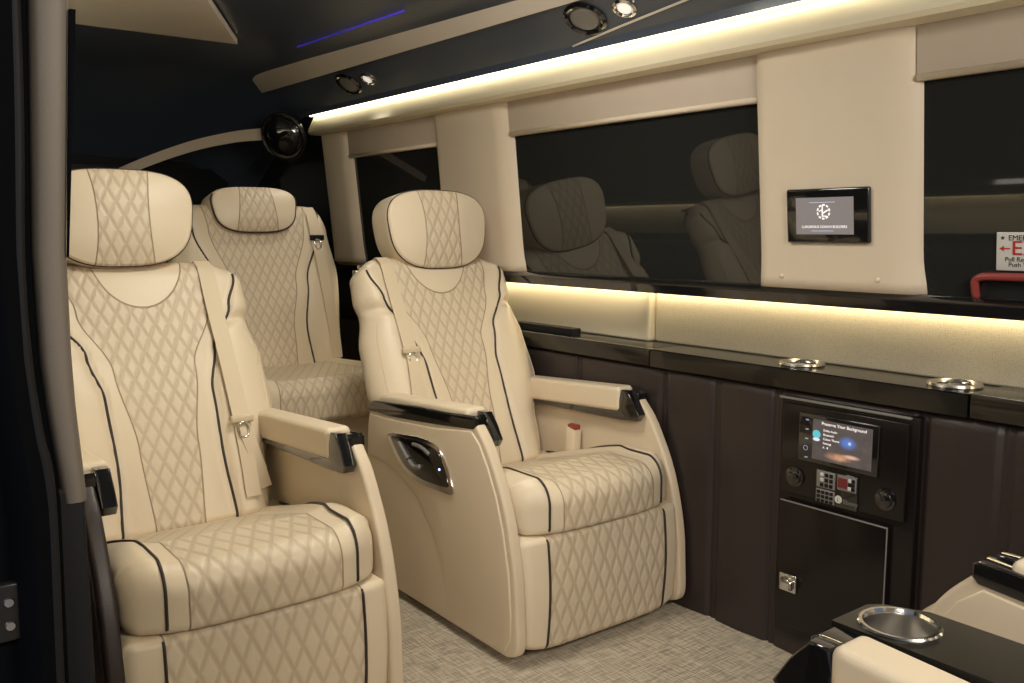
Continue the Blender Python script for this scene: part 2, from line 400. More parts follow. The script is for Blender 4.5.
# ------------------------------------------------------------------ captain chair
def make_chair(loc, rz, label, ctl_side, belt_side, name='captain_chair', dark_shell=False, hy=0., hz=0.):
    t = empty(name, loc, rz)
    tag(t, label, 'seat', 'cream quilted captain chairs')
    B = Back((-.205, .32), (-.515, 1.02),
             [(0, .255), (.2, .270), (.42, .322), (.60, .316), (.745, .292), (.81, .302), (.90, .297), (1, .25)],
             [(0, .145), (.25, .134), (.48, .138), (.64, .165), (.80, .230), (.92, .262), (1, .27)],
             [(0, .062), (.3, .075), (.58, .105), (.80, .172), (.92, .192), (1, .195)],
             u_panel=(.122, .165, .02), groove=.745)
    br = B.build('backrest', QUILT_B, t)
    for sg in (-1, 1): B.pipe('piping', sg, br, .02, .93)
    for sg in (-1, 1):                                   # side seam of the wing bolsters
        B.pipe('seam', sg, br, .06, .70, r=.0016, m=WEB, f=lambda h: B.W(h)*.90)
    # outer side bolster of the backrest (closes towards the shell)
    # head restraint
    for sg in (-1, 1):
        tube('headrest_post', [(-.500, hy+sg*.062, .97), (-.485, hy+sg*.062, 1.06+hz)], .008, STEEL, t, 12)
    hr, outl, fr = headrest('headrest', (-.478, hy, 1.128+hz), .194, .134, .125, math.radians(-8), QUILT_B, t,
                            lambda u: .066+.012*u*u, top_taper=.09, sharp=2.9)
    tube('piping', outl(.975, fr-.012, 0, 2*PI, 120)[:-1], .0036, PIPE, hr, closed=True)
    # seat cushion
    def cw(x, y, z):
        top = max(0., min(1., (z-.37)/.08)); a = abs(y)
        z += top*(.27*min(0., x-.24)+.014*math.exp(-((a-.225)/.03)**2)-.004*math.exp(-((a-.198)/.006)**2))
        fr2 = max(0., min(1., (x-.33)/.07)); x += fr2*(-.05*(y/.26)**4)
        return x, z
    sc = pad('seat_cushion', -.235, .432, .335, .468, (.062, .03, .03, .022), .279, .030, QUILT_L, t, cw,
             lambda x, y, z, s: max(abs(y)-.165, -.05, -.11-x, (.0 if z < .337 else -.05)))
    for sg in (-1, 1):
        pts = []
        for i in range(40):
            u = i/39; x = .10+.325*min(1, u*1.35)
            y = sg*(.235-.055*min(1, u*2.0)**.6)
            lp = rr_loop(-.235, .432, .335, .468, (.062, .03, .03, .022))
            pts.append((x, y))
        # trace the loop from top rear to the front bottom
        lp = [p for p in rr_loop(-.235, .432, .335, .468, (.062, .03, .03, .022))]
        sel = [p for p in lp if (p[1] > .4 and p[0] > .02) or p[0] > .431 or (p[0] > .37 and p[1] > .345)]
        sel = sorted(sel, key=lambda p: (math.atan2(p[1]-.36, p[0]-.0)), reverse=True)
        P = []
        for i, p in enumerate(sel):
            u = i/(len(sel)-1); y = .258-.052*min(1., u*2.2)**.7
            x, z = cw(p[0], y, p[1]); P.append((x+.002, sg*y, z+.002))
        tube('piping', P, .0032, PIPE, sc)
    # leg rest
    def lw(x, y, z):
        fr2 = max(0., min(1., (x-.36)/.05)); x += fr2*(.012*math.sin(PI*max(0, min(1, (z-.03)/.31)))-.018*(abs(y)/.29)**6)
        z += .022*(abs(y)/.28)**6*max(0., 1-z/.3)
        return x, z
    lr = pad('leg_rest', .30, .418, .022, .334, (.016, .02, .02, .022), .290, .028, QUILT_L, t, lw,
             lambda x, y, z, s: abs(y)-.214, coord='z')
    for sg in (-1, 1):
        P = []
        for i in range(40):
            z = .030+.298*i/39; x = .418 if .044 < z < .318 else .418-.010*(abs(z-(.044 if z < .1 else .318))/.014)**1.6
            x, zz = lw(x, .215, z); P.append((x+.002, sg*.215, zz))
        tube('piping', P, .0032, PIPE, lr)
    # base under the cushion and the plinth on the floor
    box('base', -.30, .30, -.24, .24, .10, .33, SHELL, t, .01)
    box('plinth', -.26, .30, -.20, .20, 0, .10, MATTE, t, .006)
    # arm shells
    prof = smoothpts([(-.338, .566, 0), (-.352, .52, 0), (-.36, .42, 0), (-.355, .25, 0), (-.335, .09, 0), (-.31, .045, 0)], 5) \
        + smoothpts([(-.20, .026, 0), (.30, .022, 0), (.385, .026, 0), (.418, .055, 0), (.418, .14, 0), (.410, .25, 0), (.386, .36, 0), (.358, .44, 0), (.322, .51, 0), (.285, .568, 0), (.240, .615, 0)], 5)
    prof = [(p[0], p[1]) for p in prof]
    for sg in (-1, 1):
        y0, y1 = (.284, .3175)
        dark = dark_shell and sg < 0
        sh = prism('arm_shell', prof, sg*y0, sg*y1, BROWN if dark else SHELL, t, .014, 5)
        ap = [(p[0], p[1]) for p in smoothpts([(-.33, .42, 0), (-.27, .418, 0), (-.16, .40, 0), (-.07, .36, 0), (.0, .30, 0), (.075, .18, 0), (.11, .035, 0)], 6)]
        fp = ap+[(.29, .032), (.37, .04), (.396, .08), (.397, .15), (.388, .25), (.364, .36), (.336, .44), (.300, .51), (.262, .565), (.225, .595), (.05, .572), (-.18, .556), (-.33, .552), (-.344, .47)]
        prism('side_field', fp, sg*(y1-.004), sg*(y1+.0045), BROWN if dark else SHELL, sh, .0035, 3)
        # gloss black rail on the outside, wedge with a nose on the inside
        rp = [(-.346, .568), (-.338, .586), (-.30, .598), (-.06, .618), (.12, .627), (.232, .637), (.243, .630), (.243, .610), (.234, .600), (.058, .582), (-.18, .563), (-.33, .558)]
        ra = prism('arm_trim', rp, sg*(y0-.004), sg*(y1+.0035), GLOSS, t, .004, 3)
        wp = [(-.30, .560), (.18, .572), (.198, .640), (.225, .640), (.252, .608), (.275, .572), (.262, .553), (.20, .546), (-.30, .535)]
        prism('trim_inlay', wp, sg*(y0-.034), sg*(y0-.002), GLOSS, ra, .004, 3)
        def aw(x, y, z, sg=sg):
            z += .060*(x-.19)
            return x, z
        pad('armrest_pad', -.30, .195, .572, .648, (.014, .03, .012, .012), .034, .014, LEATHER, t, aw, y0=sg*(y0-.006), ny=14)
    # seat control panel on one arm shell
    sg = ctl_side; y1 = .3175+.0045
    def tr(l): return [(x*.959+.040, z*.959+.046) for x, z in l]
    out = [(p[0], p[1]) for p in smoothpts([(x, z, 0) for x, z in tr([(-.263, .485), (-.16, .500), (-.049, .509), (.029, .497), (.071, .458), (.104, .405), (.104, .372), (.03, .366), (-.064, .366), (-.150, .383), (-.205, .415), (-.24, .450)])], 4, True)]
    inn = [(p[0], p[1]) for p in smoothpts([(x, z, 0) for x, z in tr([(-.235, .481), (-.15, .491), (-.061, .497), (.030, .484), (.060, .450), (.086, .405), (.080, .388), (.01, .383), (-.063, .383), (-.142, .398), (-.185, .424), (-.215, .452)])], 4, True)]
    cp = prism('control_panel', out, sg*(y1-.003), sg*(y1+.005), CHROME, t, .002, 2)
    prism('panel_face', inn, sg*(y1+.003), sg*(y1+.0068), GLOSS, cp, .001, 2)
    for pl, r in (([(-.185, .470), (-.160, .452), (-.130, .430)], .011), ([(-.125, .425), (-.095, .412), (-.060, .420)], .012), ([(-.10, .482), (-.05, .480), (-.01, .468)], .009)):
        pts = smoothpts([(x, sg*(y1+.008), z) for x, z in tr(pl)], 6)
        tube('control_switch', pts, r*.62, GREY, cp, 10)
    lathe('indicator', [(.0, 0), (.0035, 0), (.0035, .002), (.0, .002)], emit('indicator_blue', (.5, .6, 1.), 2.5) if 'indicator_blue' not in bpy.data.materials else bpy.data.materials['indicator_blue'],
          cp, 12, (.083, sg*(y1+.007), .462), Matrix.Rotation(-sg*PI/2, 3, 'X'))
    if belt_side:
        sg = belt_side; hg = .27 if sg > 0 else .42
        pA = B.S(sg*.188, B.L-.03, .006); pB = B.S(sg*.20, hg, .010)
        if sg > 0: pA.y = .185; pB.y = .188
        mids = []
        for i in range(25):
            u = i/24; p = pA.lerp(pB, u); h = (B.L-.03)+(hg-B.L+.03)*u
            q = B.S(p.y, h, .006); f = (p-q).dot(B.n)
            if f < 0: p = p-B.n*f
            mids.append(p)
        for _ in range(4): mids = [mids[0]]+[(mids[i-1]+mids[i]*2+mids[i+1])/4 for i in range(1, 24)]+[mids[-1]]
        mids = [p+B.n*.003 for p in mids]
        P = [Vector((-.60, pA.y, .93)), Vector((-.578, pA.y, .99)), B.S(pA.y, B.L-.004, .012)]+mids
        bl = ribbon('seat_belt', P, [(0, 1, 0)]*len(P), .046, .0022, WEB, t)
        Pl = [B.S(pB.y, hg-(hg-.06)*i/14, .006) for i in range(15)]
        ribbon('lap_webbing', Pl, [(0, 1, .0)]*len(Pl), .040, .002, WEB, bl)
        Pd = [B.S(pB.y+sg*.042*i/10, hg-.01-(hg-.09)*i/10, .011) for i in range(11)]
        ribbon('lower_webbing', Pd, [(0, 1, 0)]*len(Pd), .036, .002, WEB, bl)
        g = pB+B.n*.006
        box('belt_guide', g.x-.008, g.x+.008, g.y-.032, g.y+.032, g.z-.010, g.z+.010, WEB, bl, .005)
        tp = [(g.x+.008, g.y-.011, g.z-.012), (g.x+.008, g.y+.011, g.z-.012), (g.x+.014, g.y+.010, g.z-.045), (g.x+.014, g.y-.010, g.z-.045)]
        tube('belt_tongue', smoothpts(tp, 3, True), .0032, CHROME, bl, 8, True)
        box('belt_outlet', -.585, -.535, sg*.187-.035, sg*.19+.035, .992, 1.004, STEEL, t, .003)
        # buckle on the inboard side
        bk = prism('buckle', [(-.050, .37), (-.005, .37), (.0, .480), (-.04, .488)], -sg*.255-.016, -sg*.255+.016, LEATHER, t, .005, 2)
        box('buckle_button', -.039, -.001, -sg*.255-.012, -sg*.255+.012, .470, .496, RED, bk, .003)
    return t, B
YA, YB = .688, 1.651
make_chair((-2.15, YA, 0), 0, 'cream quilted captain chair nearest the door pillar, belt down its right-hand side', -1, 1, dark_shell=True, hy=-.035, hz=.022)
make_chair((-2.15, YB, 0), 0, 'cream quilted captain chair by the brown side wall, control panel on its arm shell', -1, -1, hy=.018, hz=-.008)
make_chair((-.37, .642, 0), PI, 'cream captain chair at the bottom right corner, padded armrest in front of the console', 1, 0)
make_chair((-.37, 1.645, 0), PI, 'cream captain chair at the right edge with curved arm shell behind the cup holder console', 1, 0)

# ------------------------------------------------------------------ rear seat
def make_rear():
    t = empty('rear_seat', (-3.30, 1.385, 0)); tag(t, 'cream quilted rear bench seat with low headrest and hanging belt, behind the two captain chairs', 'seat')
    B = Back((-.10, .50), (-.275, 1.215), [(0, .295), (.2, .32), (.6, .345), (.85, .32), (1, .285)],
             [(0, .17), (.3, .15), (.55, .18), (.85, .255), (1, .28)], [(0, .092), (.3, .095), (.55, .13), (.85, .195), (1, .21)],
             T=.07, Tb=.06, bol=.02, rtop=.05)
    br = B.build('backrest', QUILT_S, t)
    for sg in (-1, 1): B.pipe('piping', sg, br, .03, .96)
    hr, outl, fr = headrest('headrest', (-.205, -.01, 1.195), .172, .092, .13, math.radians(-12), QUILT_S, t, lambda u: .072-.012*u, top_taper=.10, sharp=3.2)
    tube('piping', outl(.97, fr-.010, PI-.5, 2*PI+.5, 90), .0055, PIPE, hr)
    pad('seat_cushion', -.20, .47, .46, .60, (.06, .03, .03, .03), .315, .05, QUILT_S, t, lambda x, y, z: (x, z+.05*(x-.1)*(z > .5)+.012*math.exp(-((abs(y)-.25)/.04)**2)*(z > .55)),
        lambda x, y, z, s: max(abs(y)-.20, -.11-x))
    box('base', -.20, .42, -.29, .29, .0, .47, SHELL, t, .01)
    P = [B.S(.235+.03*i/30, B.L-.012-(B.L-.10)*i/30, .008) for i in range(31)]
    bl = ribbon('seat_belt', P, [(0, 1, 0)]*31, .046, .002, WEB, t)
    g = B.S(.245, B.L*.80, .014)
    box('belt_clip', g.x-.006, g.x+.006, g.y-.030, g.y+.030, g.z-.011, g.z+.011, MATTE, bl, .003)
    tube('belt_tongue', smoothpts([(g.x+.004, g.y-.013, g.z-.012), (g.x+.004, g.y+.013, g.z-.012), (g.x+.012, g.y+.009, g.z-.042), (g.x+.012, g.y-.009, g.z-.042)], 3, True), .004, CHROME, bl, 8, True)
make_rear()

# ------------------------------------------------------------------ shell of the van
X0, X1 = -4.95, 1.3
struct(box('floor', X0, X1, -.1, 2.3, -.03, 0, FLOOR, r=0))
# ceiling: glossy centre that bends down over the rear
def ceil():
    secs = []
    for x in [X0+i*.06 for i in range(18)]+[-3.85, -3., -2., -1., 0, X1]:
        u = max(0., min(1., (-3.9-x)/1.05)); dz = -.33*u*u
        secs.append([Vector((x, y, z+dz)) for y, z in ((.10, 1.63), (.30, 1.66), (.52, 1.765), (.60, 1.81), (1.08, 1.825), (1.60, 1.812), (1.70, 1.765), (1.832, 1.666), (1.832, 1.643), (1.855, 1.643), (2.06, 1.643), (2.06, 1.9), (.1, 1.9))])
    o = loft('ceiling', secs, CEIL); return struct(auto(o, 25))
ceil()
# far side wall, lower half: brown channelled leather
def brown_wall():
    seams = [-4.3, -4.0, -3.55, -3.1, -2.65, -2.25, -1.863, -1.66, -1.457, -1.059, -.87, -.62, -.4, -.1, .3, .8, X1]
    prof = []
    x = X0
    xs = []
    pts = []
    N = 900
    for i in range(N+1):
        x = X0+(X1-X0)*i/N
        d = min(abs(x-s) for s in seams); d2 = min(abs(x-s-.018) for s in seams)
        dep = .010*math.exp(-(d/.006)**2)+.008*math.exp(-(d2/.006)**2)-.006*min(1, d/.09)
        pts.append((x, dep))
    V = []; F = []
    zs = [0, .03, .30, .55, .68, .70, .709, .712]
    for z, k in zip(zs, [0, 0, 0, 0, 0, .004, .014, .022]):
        for x, dep in pts: V.append((x, 1.985+dep+k, z))
    n = N+1
    for j in range(len(zs)-1):
        for i in range(N): F.append((j*n+i, j*n+i+1, (j+1)*n+i+1, (j+1)*n+i))
    b0 = len(V)
    V += [(X0, 2.2, 0), (X1, 2.2, 0), (X1, 2.2, .7), (X0, 2.2, .7)]
    F += [(b0, b0+1, b0+2, b0+3)]
    return struct(raw('wall_left', V, F, BROWN))
brown_wall()
# upper wall block behind ledge and windows
wu = box('wall_left', X0, X1, 2.26, 2.34, 0, 1.9, MATTE, r=0); struct(wu)
# ledge
ld = empty('side_ledge', (-1.8, 2.0, .70)); tag(ld, 'long gloss black ledge on top of the brown side wall, holding two chrome cup holders', 'ledge')
def loc(o): return o
def lbox(nm, x0, x1, y0, y1, z0, z1, m, p, r=.004):
    l = p.location; return box(nm, x0-l.x, x1-l.x, y0-l.y, y1-l.y, z0-l.z, z1-l.z, m, p, r)
LEDGE = plain('ledge_gloss', (.010, .009, .008), .2, coat=.35)
# top with real holes for the cups
def ledge_top(x0, x1, y0, y1, z0, z1, holes, r=.048):
    bm = bmesh.new(); V = []; F = []
    # slab built from a grid of columns; holes cut as rings inside square cells
    xs = [x0]
    cells = []
    for hx in sorted(holes): cells.append((hx-.075, hx+.075, hx))
    cur = x0; hy = (y0+y1)/2
    def quad(a, b, c, d): F.append([a, b, c, d])
    segs = []
    for a, b, h in cells: segs.append((cur, a, None)); segs.append((a, b, h)); cur = b
    segs.append((cur, x1, None))
    for a, b, h in segs:
        if h is None: quad((a, y0, z1), (b, y0, z1), (b, y1, z1), (a, y1, z1))
        else:
            n = 48; ring = []; outer = []
            for k in range(n):
                an = 2*PI*(k+.5)/n; c, s = math.cos(an), math.sin(an)
                ring.append((h+r*c, hy+r*s, z1)); 
                t = min((b-a)/2/max(abs(c), 1e-6), (y1-y0)/2/max(abs(s), 1e-6)); outer.append((h+c*t, hy+s*t, z1))
            for k in range(n): quad(ring[k], outer[k], outer[(k+1) % n], ring[(k+1) % n])
            for cxx, cyy in ((b, y1), (a, y1), (a, y0), (b, y0)):
                near = sorted(outer, key=lambda p: (p[0]-cxx)**2+(p[1]-cyy)**2)[:2]; F.append([near[0], (cxx, cyy, z1), near[1]])
    # fascia, underside
    quad((x0, y0, z0), (x1, y0, z0), (x1, y0, z1-.004), (x0, y0, z1-.004)); quad((x0, y0, z1-.004), (x1, y0, z1-.004), (x1, y0+.004, z1), (x0, y0+.004, z1))
    quad((x0, y0, z0), (x1, y0, z0), (x1, y1, z0), (x0, y1, z0))
    quad((x0, y0, z0), (x0, y1, z0), (x0, y1, z1), (x0, y0, z1)); quad((x1, y0, z0), (x1, y1, z0), (x1, y1, z1), (x1, y0, z1))
    return F
def poly_obj(nm, F, m, parent, smooth=False):
    V = []; FF = []
    for f in F:
        FF.append(tuple(range(len(V), len(V)+len(f)))); V += [Vector(p)-parent.location for p in f]
    return raw(nm, V, FF, m, parent, smooth, recalc=False)
CUPS = (-1.425, -1.015)
poly_obj('ledge_top', ledge_top(-1.90, -.945, 1.972, 2.135, .712, .765, CUPS), LEDGE, ld)
lbox('ledge_top', -4.2, -1.905, 1.972, 2.135, .712, .765, LEDGE, ld)
lbox('ledge_top', -.940, X1, 1.972, 2.135, .712, .769, LEDGE, ld)
lbox('ledge_block', -2.75, -2.29, 2.0, 2.04, .763, .790, MATTE, ld, .003)
for i, cx in enumerate(CUPS):
    cy = 2.0535
    c = empty('cup_holder', (cx, cy, .765))
    tag(c, ['chrome rimmed round cup holder in the black ledge, left above the media screen', 'chrome rimmed round cup holder in the black ledge, right of the media cabinet'][i], 'cup holder', 'cup holders in the side ledge')
    lathe('rim', [(.044, -.002), (.058, -.002), (.060, .004), (.058, .009), (.050, .010), (.046, .006), (.044, .002)], STEEL, c)
    lathe('cup', [(.047, 0), (.045, -.045), (.030, -.048), (.0, -.048), (.0, -.0475), (.029, -.0475), (.0435, -.044), (.0455, 0)], STEEL, c)
# leather panels above the ledge (left one sits further out)
struct(box('wall_left', -4.2, -2.032, 2.098, 2.20, .765, .936, PANEL, r=.01))
struct(box('wall_left', -2.029, X1, 2.125, 2.175, .765, .936, PANEL, r=.008))
# sill rail with the light strip under it
rail = prism('trim_1', [(1.942, .937), (2.25, .937), (2.25, .978), (1.965, .978), (1.950, .974), (1.940, .962)], -4.2, X1, GLOSS, axis='x', r=.002, seg=2); struct(rail)
led2 = box('led_strip', -4.15, -2.032, 2.065, 2.092, .930, .9365, LEDLOW, rail, .001)
led3 = box('led_strip', -2.03, X1, 2.095, 2.120, .930, .9365, LEDLOW, rail, .001)
# windows: night glass leaning inward towards the top
def lean(z, base=1.972): return base-(z-.96)*.098
def window(n, xa, xb):
    t = struct(empty('window_%d' % n, ((xa+xb)/2, 1.985, .96)))
    l = t.location; off = .004
    pts = [(xa-l.x, lean(.95)+off-l.y, .95-l.z), (xb-l.x, lean(.95)+off-l.y, .95-l.z), (xb-l.x, lean(.95)+off+.01-l.y, .95-l.z), (xa-l.x, lean(.95)+off+.01-l.y, .95-l.z)]
    pt = [(p[0], p[1]-(1.6-.95)*.098, 1.6-l.z) for p in pts]
    hull8('pane', pts+pt, GLASSD, t, 0)
    # rolled blind / header band
    zb = 1.44
    a = [(xa-l.x, lean(zb)-.012-l.y, zb-l.z), (xb-l.x, lean(zb)-.012-l.y, zb-l.z), (xb-l.x, lean(zb)-.0-l.y, zb-l.z), (xa-l.x, lean(zb)-.0-l.y, zb-l.z)]
    b = [(p[0], p[1]-.16*.098, 1.60-l.z) for p in a]
    bl = hull8('blind', a+b, TAUPE, t, .003)
    tube('blind_bar', [(xa+.003-l.x, lean(zb)-.012-l.y, zb+.008-l.z), (xb-l.x, lean(zb)-.012-l.y, zb+.008-l.z)], .0075, TRIMB, bl, 12)
    return t
window(1, -3.71, -2.972); window(2, -2.525, -1.478); window(3, -1.068, X1)
# rear quarter: dark glass behind the last pillar and the rear wall
w4 = struct(empty('window_4', (-4.4, 1.98, .96)))
hull8('pane', [(-.55, .02, -.2), (.55, .02, -.2), (.55, .04, -.2), (-.55, .04, -.2), (-.55, -.05, .62), (.55, -.05, .62), (.55, -.03, .62), (-.55, -.03, .62)], GLASSD, w4, 0)
struct(box('wall_back', X0-.05, X0, -.1, 2.3, 0, 1.9, MATTE, r=0))
w5 = struct(empty('window_5', (X0+.02, 1.05, .9)))
box('pane', -.01, .01, -.75, .75, -.05, .55, plain('rear_glass', (.006, .007, .009), .4, spec=.3), w5, .003)
# pillars
def pillar(n, xa, xb, za, zb, ch=.05, bolts=False):
    """padded pillar cover, rounded sides, leaning with the wall"""
    loops = []
    for i in range(25):
        z = za+(zb-za)*i/24; yb = lean(z)-.030; fl = .010*math.exp(-((z-za)/.05)**2)
        e = 1-((max(0, za+.012-z)/.012)**2)
        l = []
        for (u, d) in ((0, .10), (0, .035), (.08, .022), (.30, .010), (.6, .003), (1., 0)):
            l.append((xa+ch*u*.5-fl*.5, yb+d))
        l2 = [(xb-ch*(1-0)*0, yb+.10)]
        rt = []
        for (u, d) in ((1., 0), (.75, .002), (.5, .008), (.25, .020), (.08, .034), (0, .05), (0, .10)):
            rt.append((xb-ch*u+fl, yb+d))
        loops.append([Vector((x, y, z)) for x, y in l+rt])
    return struct(loft('trim_%d' % n, loops, TRIMB))
p2 = pillar(2, -2.988, -2.508, .976, 1.60, .09)
p3 = pillar(3, -1.494, -1.052, .976, 1.60, .09)
p4 = pillar(4, -3.955, -3.690, .976, 1.60, .07)
for (px, par) in ((-1.413, p3), (-1.150, p3), (-2.86, p2)):
    lathe('screw_cap', [(0, 0), (.006, 0), (.0055, .003), (.003, .0045), (0, .005)], TRIMB, par, 16, (px, lean(1.006)-.030, 1.006), Matrix.Rotation(PI/2, 3, 'X'))

# lit valance
v = empty('lit_valance', (-2.0, 1.86, 1.56)); tag(v, 'cream valance with warm light strip running above the far windows', 'light valance')
def P0(o, p): return (p[0]-o.location.x, p[1]-o.location.y, p[2]-o.location.z)
def vpart(nm, prof, m, xa=-3.945, xb=X1, r=.003):
    pr = [(y-v.location.y, z-v.location.z) for y, z in prof]
    return prism(nm, pr, xa-v.location.x, xb-v.location.x, m, v, r, 2, axis='x')
vpart('fascia', [(1.834, 1.556), (1.824, 1.566), (1.826, 1.578), (1.836, 1.600), (1.855, 1.641), (1.90, 1.641), (1.93, 1.556)], VAL, r=.004)
vpart('led_strip', [(1.836, 1.6395), (1.836, 1.6428), (1.845, 1.6428), (1.845, 1.6395)], LEDM, r=.001)
# ceiling bars
cb = hull8('ceiling_bar', [(-4.1, 1.672, 1.746), (-1.0, 1.715, 1.741), (-1.0, 1.76, 1.78), (-4.1, 1.72, 1.78), (-4.06, 1.600, 1.810), (-1.0, 1.655, 1.806), (-1.0, 1.76, 1.83), (-4.06, 1.70, 1.83)], BARM, None, .006)
tag(cb, 'long taupe padded bar under the black ceiling, above the lit valance', 'ceiling bar')
cp = prism('ceiling_panel', [(-3.31, .50), (-3.31, 1.265), (-2.70, .94), (-2.2, .68), (-2.2, .50)], 1.792, 1.815, BARM, None, .004, 2, axis='z')
tag(cp, 'flat pale taupe ceiling panel with angled corner at the top left', 'ceiling panel')
bl = tube('blue_reflection_line', [(-3.28, 1.485, 1.805), (-2.55, 1.515, 1.805)], .004, BLUEREFL)  # glowing tube added in place of a blue reflection in the gloss ceiling
tag(bl, 'thin dim blue reflection line in the black ceiling beside the padded bar', 'reflection')
# soffit vents and lamps
def soff(y): return 1.765-(y-1.70)*(1.765-1.666)/.132
def frame_rot():
    d = Vector((0, .132, -(1.765-1.666))).normalized(); return d
def soffit_unit(x, lab1, lab2):
    d = frame_rot(); n = Vector((0, d.z, -d.y)); R = Matrix((Vector((1, 0, 0)), d, -n)).transposed()
    y = 1.768
    o = Vector((x, y, soff(y)))
    t = empty('air_vent', o+n*.0); tag(t, lab1, 'air vent', 'round air vents in the soffit')
    if n.z > 0: n = -n
    q = Vector((0, 0, -1)).rotation_difference(n).to_matrix()
    flip = Matrix.Diagonal((1, 1, -1))
    def L(nm, prof, m, dx): 
        return lathe(nm, [(r, -z) for r, z in prof], m, None, 32, Vector((dx, 0, 0)), None)
    def put(nm, prof, m, par, sx=1.):
        V = lathe(nm, prof, m, par, 40, (0, 0, 0), None)
        for vv in V.data.vertices:
            c = vv.co; c.x *= sx; vv.co = q @ Vector((c.x, c.y, -c.z))
        return V
    put('vent_ring', [(.042, -.002), (.056, -.002), (.058, .004), (.050, .010), (.043, .006)], GLOSS, t, 1.35)
    put('vent_core', [(.0, .0), (.040, .0), (.036, .006), (.015, .010), (0, .010)], GREY, t, 1.35)
    l = empty('reading_lamp', o+Vector((.16, 0, 0))); tag(l, lab2, 'lamp', 'reading lamps in the soffit')
    put('lamp_ring', [(.020, -.002), (.030, -.002), (.031, .005), (.024, .008), (.020, .003)], CHROME, l, 1.3)
    put('lamp_lens', [(0, -.001), (.020, -.001), (.018, .004), (0, .006)], LAMP, l, 1.3)
soffit_unit(-3.42, 'oval air vent in the black soffit above the rear seat', 'small bright reading lamp beside the rear soffit vent')
soffit_unit(-1.98, 'oval air vent in the black soffit at the top edge, nearer the front', 'small reading lamp in the soffit at the top edge, nearer the front')
# thin pale curved tube laid on the soffit
ed = tube('soffit_line', smoothpts([(-2.10, 1.829, 1.6645), (-1.85, 1.805, 1.6825), (-1.5, 1.775, 1.705), (-1.15, 1.745, 1.7275), (-.8, 1.72, 1.746)], 6), .0035, BARM)
tag(ed, 'thin pale curved line on the black soffit above the valance', 'edging')
# speaker pod
q = Vector((0, 0, 1)).rotation_difference(Vector((.55, -.75, -.35)).normalized()).to_matrix()
sp = empty('speaker', (-4.07, 1.765, 1.555)); tag(sp, 'round gloss black speaker pod at the rear end of the lit valance', 'speaker')
lathe('pod', [(0, -.10), (.06, -.09), (.10, -.05), (.115, 0), (.110, .012), (.10, .014), (.08, .006), (0, .006)], GLOSS, sp, 48, (0, 0, 0), q)
lathe('grille', [(0, .004), (.095, .004), (.085, .020), (.05, .042), (0, .052)], GLOSS, sp, 48, (0, 0, 0), q)
lathe('bezel', [(.100, .008), (.112, .006), (.114, .014), (.107, .019), (.100, .014)], GLOSS, sp, 48, (0, 0, 0), q)
# curved rear header trim
hp = smoothpts([(-4.17, 1.71, 1.572), (-4.32, 1.62, 1.565), (-4.5, 1.47, 1.525), (-4.64, 1.28, 1.445), (-4.74, 1.08, 1.34), (-4.80, .90, 1.23)], 6)
rh = ribbon('trim_5', hp, [(0.15, -.1, 1)]*len(hp), lambda u: .055-.015*u, .03, TRIMB); struct(rh)
struct(prism('wall_right', [(-3.2, 0), (-3.2, .1), (X0, .1), (X0, 0)], 0, 1, MATTE, axis='z', r=0) if False else box('wall_right', X0, -1.06, .02, .10, 0, 1.66, MATTE, r=0))
rr2 = prism('trim_6', [(.22, .937), (.10, .937), (.10, .978), (.215, .978), (.225, .96)], X0+.1, -1.15, GLOSS, axis='x', r=.002, seg=2); struct(rr2)
box('led_strip', X0+.15, -1.2, .13, .155, .930, .9365, LEDLOW, rr2, .001)
struct(box('wall_right', X0, -1.15, .10, .12, .74, .90, PANEL, r=.005))
struct(box('wall_right', X0, -1.15, .10, .18, .0, .70, BROWN, r=.005))
v2 = prism('lit_valance', [(.30, 1.560), (.31, 1.575), (.31, 1.640), (.26, 1.640), (.22, 1.56)], X0+.9, -1.2, VAL, None, .004, 2, axis='x')
tag(v2, 'cream valance on the door side, hidden behind the door pillar and reflected in the windows', 'light valance')
box('led_strip', X0+.9, -1.2, .311, .325, 1.625, 1.640, LEDM, v2, .001)

